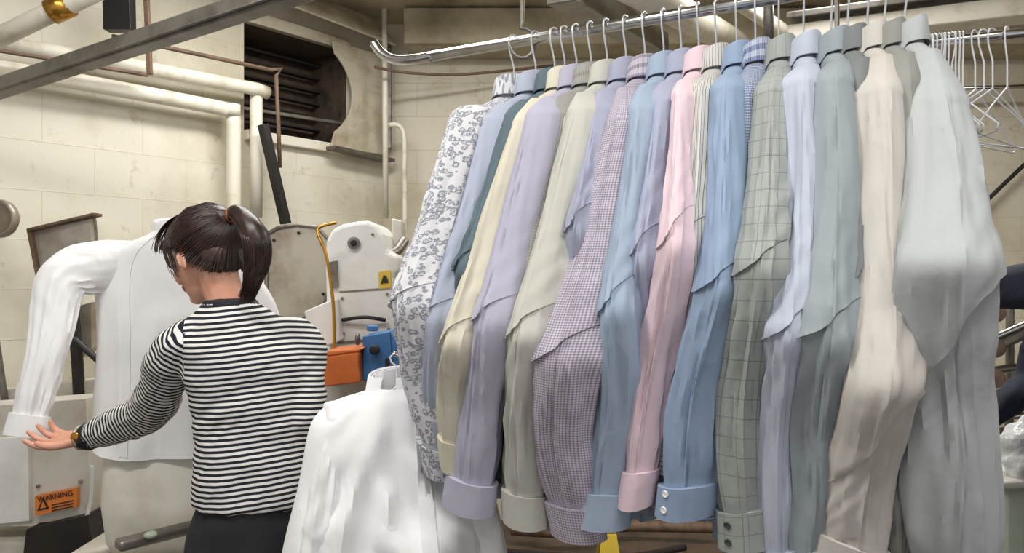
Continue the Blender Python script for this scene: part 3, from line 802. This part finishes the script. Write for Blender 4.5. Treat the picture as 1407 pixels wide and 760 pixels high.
# ------------------------------------------------------------------ white shirt on low hook
nk=at(545,532,1.60); d=V((-.97,-.22,0)).normalized(); lat=V((.22,-.97,0)).normalized()
near=[(nk+d*.13+V((0,0,-.03)),.02,.03),(at(462,566,1.57),.028,.045),(at(450,650,1.55),.036,.048),(at(440,720,1.54),.040,.05),(at(434,800,1.54),.042,.045),(at(430,900,1.54),.04,.042)]
far=[(nk-d*.1+V((0,0,-.04)),.03,.03),(at(622,590,1.62),.03,.03),(at(655,700,1.60),.042,.045),(at(672,900,1.60),.05,.04)]
pr=[(0,.046,.036),(.010,.08,.042),(.025,.13,.05),(.05,.165,.056),(.09,.185,.062),(.2,.205,.07),(.35,.24,.08),(.6,.28,.085),(.72,.29,.085)]
make_shirt('white_dress_shirt',nk,d,lat,near,far,M['whitecloth'],51.3,length=.72,bodyprof=pr,fold=.5,hang=False,fr=(lat*.8+d*.6).normalized(),sfold=1.5,plj=18,tk=0,radial=1.3)
curve('wire_hanger',[[nk+V((0,0,-.02)),nk+V((0,0,.03)),at(545,503,1.6),at(538,498,1.6),at(536,491,1.6),at(541,486,1.6),at(548,488,1.6)],
 [nk,nk+d*.14+V((0,0,-.08)),nk-d*.14+V((0,0,-.08)),nk]],.002,'wirew')
# ------------------------------------------------------------------ press form with white shirt
nk=at(238,318,2.30); d=V((-.98,-.2,0)).normalized(); lat=V((.2,-.98,0)).normalized()
near=[(nk+d*.10+V((0,0,-.10)),.07,.05),(at(150,366,2.24),.080,.06),(at(112,370,2.18),.074,.055),(at(84,386,2.14),.064,.05),(at(64,490,2.08),.044,.04),(at(34,600,2.04),.052,.026)]
far=[(nk-d*.1+V((0,0,-.04)),.03,.04),(nk-d*.22+V((0,0,-.13)),.06,.05),(nk-d*.28+V((0,.05,-.4)),.06,.05),(nk-d*.30+V((0,.05,-.66)),.05,.035)]
pr=[(0,.058,.05),(.015,.08,.058),(.04,.135,.07),(.07,.185,.08),(.12,.215,.088),(.2,.222,.09),(.35,.216,.092),(.55,.226,.095),(.69,.238,.097)]
make_shirt('white_dress_shirt',nk,d,lat,near,far,M['whitecloth'],13.3,length=.69,bodyprof=pr,fold=.7,hang=False,fr=lat,sfold=1.2,plj=12,perp=True,tk=.0,radial=.38)
mb=MB(); K=[]
nb=V((nk.x,nk.y,0))
pf=[(1.50,.1,.04),(1.46,.17,.055),(1.4,.19,.058),(1.1,.19,.058),(.9,.2,.064),(.75,.205,.076),(.64,.19,.08),(.6,.17,.07)]
for z,w,t in pf:
    K.append([nb+d*w*math.copysign(abs(math.cos(a))**.7,math.cos(a))+lat*t*math.sin(a)+V((0,0,z)) for a in [2*math.pi*i/40 for i in range(40)]])
mb.loft(K,'pad')
mb.tube([nb+V((0,0,.6)),nb+V((0,0,.0))],.07,'steel',seg=20)
pressform=empty('shirt_press_form',nb)
par(mb.obj('padded_buck'),pressform)
mb=MB()
mb.box((nb.x-.02,nb.y-.02,.56),(.56,.5,.09),'beige'); mb.box((nb.x-.02,nb.y-.02,.28),(.5,.42,.5),'beige')
mb.beam(at(160,750,2.02),at(290,718,2.2),.05,.03,'steel'); mb.ell(at(207,735,2.05),(.018,.018,.01),M['grn'])
mb.box((nb.x-.02,nb.y-.29,.61),(.56,.04,.03),'steel')
par(mb.obj('press_base',.01),pressform)
cc_=empty('press_control_cabinet',(at(40,700,2.45).x,2.45,0))
mb=MB(); mb.ppx([(-40,560),(118,548),(124,712),(-40,728)],2.42,.14,'beige'); 
mb.ppx([(-40,605),(38,600),(40,716),(-40,724)],2.40,.02,'white')
mb.ppx([(36,728),(120,708),(130,760),(30,775)],2.38,.18,'dark')
mb.box((at(40,760,2.5).x,2.47,.3),(.38,.16,.58),'beige')
mb.tube([at(118,745,2.39),at(112,735,2.39),at(124,690,2.39),at(126,640,2.39)],.006,'wirew')
for x_,y_ in((52,612),(108,604),(52,668),(110,662)): mb.tube([at(x_,y_,2.42),at(x_,y_,2.41)],.006,'steel')
par(mb.obj('cabinet_body',.008),cc_)
mb=MB(); L0=[(48,682),(104,671),(104,697),(48,709)]
mb.ppx(L0,2.395,.02,'label'); mb.ppx([(51,702),(67,699),(59,684)],2.392,.003,'black'); mb.ppx([(55,699),(63,697.5),(59,689)],2.39,.002,'label')
for k in range(3): mb.ppx([(71,693.5+4*k-k*.1),(100,687.5+4*k),(100,688.8+4*k),(71,694.8+4*k)],2.392,.003,'black')
par(mb.obj('warning_label'),cc_)
tx=bpy.data.curves.new('warning_text','FONT'); tx.body='WARNING'; tx.size=.024; tx.extrude=.0005; tx.materials.append(M['black'])
to=bpy.data.objects.new('warning_text',tx); scene.collection.objects.link(to); to.location=at(52,690,2.391); to.rotation_euler=(math.pi/2,-math.radians(11),0); par(to,cc_)
mb=MB(); mb.ppx([(36,316),(128,294),(134,370),(48,378)],2.66,.02,'steel'); mb.ppx([(44,318),(124,300),(129,368),(52,373)],2.64,.02,'sheet')
mb.ppx([(36,316),(41,315),(52,377),(48,378)],2.62,.05,'rust')
mb.ppx([(36,314),(128,292),(128,296),(36,318)],2.61,.06,'rust')
mb.tube([at(95,370,2.67),at(105,480,2.66),at(110,560,2.66)],.02,'dark')
mb.ppx([(92,425),(126,415),(126,478),(112,492),(94,470)],2.7,.06,'sheet'); mb.tube([at(90,455,2.65),at(140,500,2.65)],.012,'black')
mb.ppx([(-30,540),(140,520),(140,560),(-30,580)],2.66,.1,'beige')
mb.tube([at(-8,450,2.65),at(8,560,2.65)],.012,'steel')
mb.obj('steam_reflector_panel',.002)
mb=MB(); mb.ppx([(215,560),(290,556),(300,735),(215,745)],2.62,.3,'white'); mb.box((at(255,760,2.8).x,2.8,.3),(.24,.3,.6),'beige'); mb.obj('collar_press_cabinet',.01)
# ------------------------------------------------------------------ centre machine
cm=empty('cuff_press_machine',(at(495,400,2.7).x,2.7,0))
mb=MB()
out=[(446,352),(448,330),(456,315),(470,308),(490,304),(505,303),(516,308),(526,322),(533,345),(548,352),(550,372),(541,380),(543,440),(546,500),(455,520),(448,440)]
mb.ppx(out,2.62,.3,'white')
par(mb.obj('moulded_head',.022),cm)
mb=MB()
mb.ppx([(466,400),(520,396),(522,398),(466,402)],2.614,.01,'steel')
mb.ppx([(464,470),(540,462),(540,465),(464,473)],2.612,.012,'steel')
mb.tube([at(486,334,2.62),at(486,334,2.60)],.022,'steel',seg=18); mb.tube([at(486,334,2.605),at(486,334,2.595)],.012,'black',seg=14)
mb.ppx([(452,360),(462,358),(464,395),(454,397)],2.600,.02,'steel')
for x_,y_ in((470,410),(532,404),(472,458),(534,452),(512,322)): mb.tube([at(x_,y_,2.62),at(x_,y_,2.61)],.005,'steel')
mb.tube([at(470,440,2.6),at(500,436,2.58),at(530,440,2.6)],.007,'black')
par(mb.obj('fittings',.002),cm)
mb=MB(); mb.ppx([(418,428),(455,412),(462,470),(440,480),(426,470)],2.5,.2,'white'); mb.ppx([(538,300),(552,303),(556,380),(545,400),(540,350)],2.8,.1,'beige'); mb.tube([at(556,330,2.8),at(545,345,2.75),at(530,352,2.7)],.02,'steel'); par(mb.obj('side_arm',.012),cm)
mb=MB(); bp=[(366,322),(382,313),(408,309),(436,312),(452,330),(452,400),(440,432),(380,440),(366,420)]
mb.ppx(bp,2.85,.03,'sheet'); mb.tube([at(x,y,2.845) for x,y in bp+[bp[0]]],.008,'steel',sub=1,seg=8)
for x_,y_ in((376,330),(442,336),(444,404),(376,418),(410,320)): mb.tube([at(x_,y_,2.85),at(x_,y_,2.84)],.006,'dark')
par(mb.obj('steel_backplate',.004),cm)
mb=MB(); mb.tube([at(462,306,2.5),at(440,312,2.48),at(437,322,2.47),at(448,350,2.46),at(458,420,2.45),at(459,490,2.44)],.0055,'brass',sub=6); par(mb.obj('brass_line'),cm)
mb=MB(); mb.ppx([(436,492),(492,484),(494,526),(446,532),(437,520)],2.35,.14,'orange'); mb.ppx([(436,492),(492,484),(500,478),(450,482)],2.35,.14,'orange'); par(mb.obj('orange_valve_box',.006),cm)
mb=MB(); mb.ppx([(498,462),(536,455),(541,516),(498,524)],2.4,.14,'blue'); mb.ppx([(536,455),(546,470),(546,512),(541,516)],2.4,.12,'blue')
mb.tube([at(494,466,2.38),at(489,466,2.38)],.02,'steel'); mb.tube([at(516,480,2.39),at(516,480,2.39)+V((0,-.03,0))],.016,'black'); mb.tube([at(512,455,2.44),at(512,447,2.44)],.02,'blue')
mb.box(at(532,505,2.392),(.012,.01,.06),'dark'); par(mb.obj('blue_control_box',.005),cm)
mb=MB(); mb.ppx([(520,374),(536,371),(537,395),(521,397)],2.61,.006,'yellow'); mb.ppx([(523,390),(534,388),(531,380),(527,378)],2.606,.004,'black'); par(mb.obj('caution_label'),cm)
mb=MB(); mb.ppx([(568,540),(582,536),(584,560),(570,562)],2.5,.1,'yellow'); mb.ppx([(560,500),(572,498),(575,545),(562,545)],2.5,.05,'dark'); par(mb.obj('foot_guard',.003),cm)
mb=MB(); x0=at(440,500,2.7).x; x1=at(560,500,2.7).x; mb.box(((x0+x1)/2,2.72,.56),(x1-x0+.08,.42,1.12),'beige'); mb.box(((x0+x1)/2,2.6,.2),(x1-x0+.1,.5,.4),'beige'); par(mb.obj('lower_cabinet',.012),cm)
mb=MB(); mb.tube([at(553,492,1.62),at(553,492,1.62)+V((-.03,.62,-.0)),at(520,500,2.45)],.006,'chrome'); mb.tube([at(541,486,1.6),at(553,490,1.62)],.005,'chrome'); par(mb.obj('hook_arm'),cm)
mb=MB(); c=V((at(836,740,3.4).x,3.4,0))
for s in(-1,1):
    mb.prism([c+V((-.07,s*.12,0)),c+V((.07,s*.12,0)),c+V((.035,s*.012,.27)),c+V((-.035,s*.012,.27))],(0,s*.008,0),'yellow')
mb.obj('wet_floor_sign',.002)
mb=MB(); mb.tube([V((.0,4.0,.08)),V((.3,3.9,.1)),V((.6,4.05,.08)),V((1.1,4.0,.09))],.03,'rust'); mb.tube([V((-.1,3.8,.04)),V((.5,3.7,.04)),V((.9,3.85,.04))],.018,'dark'); mb.obj('floor_hose')
# ------------------------------------------------------------------ right machines
rm=empty('utility_press_machine',(1.9,2.6,0))
mb=MB(); mb.ppx([(1384,668),(1440,662),(1500,668),(1500,800),(1384,800)],2.3,.45,'grn'); mb.ppx([(1350,690),(1384,688),(1384,790),(1350,790)],2.5,.3,'grn'); mb.ppx([(1376,662),(1500,655),(1500,668),(1378,674)],2.27,.5,'white'); mb.box((1.85,2.6,.25),(.65,.5,.5),'grn'); par(mb.obj('press_cabinet',.012),rm)
mb=MB()
for a,b_,r,m in (((1340,475),(1420,440),.012,'chrome'),((1340,490),(1420,452),.02,'steel'),((1345,512),(1430,500),.014,'steel'),((1350,545),(1420,560),.012,'rust'),((1352,600),(1430,585),.02,'steel'),((1345,575),(1420,570),.012,'chrome')):
    mb.tube([at(*a,2.6),at(*b_,2.6)],r,m)
mb.tube([at(1362,420,2.6),at(1360,470,2.6),at(1352,520,2.6),at(1356,680,2.6)],.016,'rust'); mb.tube([at(1388,415,2.65),at(1386,700,2.65)],.014,'steel')
mb.ppx([(1380,528),(1420,524),(1420,560),(1384,562)],2.6,.2,'beige'); mb.ppx([(1340,560),(1375,560),(1378,580),(1340,582)],2.7,.2,'white')
mb.ppx([(1344,590),(1375,588),(1378,660),(1344,660)],2.8,.2,'dark')
for zz in (430,478,520): mb.tube([at(1366,zz,2.57),at(1366,zz,2.55)],.035,'rust',seg=16)
par(mb.obj('steam_manifold',.003),rm)
mb=MB(); mb.ell(at(1405,612,2.35),(.07,.06,.07),'bag'); mb.ell(at(1402,640,2.32),(.05,.05,.05),'bag'); mb.ell(at(1412,590,2.35),(.03,.03,.05),'bag')
bg=remesh(mb.obj('plastic_bag'),.008,2)
for v in bg.data.vertices: v.co+=v.normal*NZ(v.co*22)*.014
par(bg,rm)
# ------------------------------------------------------------------ lights
def fixture(x,y,rot,p,sx=1.25,sy=.3):
    e_=empty('fluorescent_light',(x,y,CH-.04))
    R=Matrix.Rotation(rot,3,'Z')
    mb=MB(); mb.box((x,y,CH-.03),(sx,sy,.055),'white',R)
    for s in(-.08,.08): mb.tube([V((x,y,CH-.075))+R@V((-sx*.47,s,0)),V((x,y,CH-.075))+R@V((sx*.47,s,0))],.013,'tube')
    par(mb.obj('housing',.004),e_)
    l=bpy.data.lights.new('tube_light','AREA'); l.shape='RECTANGLE'; l.size=sx; l.size_y=sy; l.energy=p; l.color=(1,.98,.945)
    o=bpy.data.objects.new('tube_light',l); scene.collection.objects.link(o); o.location=(x,y,CH-.1); o.rotation_euler=(0,0,rot); par(o,e_)
fixture(-1.0,.9,.2,34); fixture(.5,.2,.2,30); fixture(1.7,2.9,.1,46); fixture(-.7,2.9,.6,31)
w=bpy.data.worlds.new('room_ambient'); w.use_nodes=True; scene.world=w
w.node_tree.nodes['Background'].inputs[0].default_value=(.98,.985,1,1); w.node_tree.nodes['Background'].inputs[1].default_value=.66
# ------------------------------------------------------------------ camera
cd=bpy.data.cameras.new('camera'); cd.sensor_width=36; cd.lens=F/1407*36; cd.clip_start=.05
co=bpy.data.objects.new('camera',cd); scene.collection.objects.link(co); co.location=(0,0,H); co.rotation_euler=(math.pi/2,0,0)
scene.camera=co
scene.view_settings.view_transform='Standard'; scene.view_settings.exposure=0
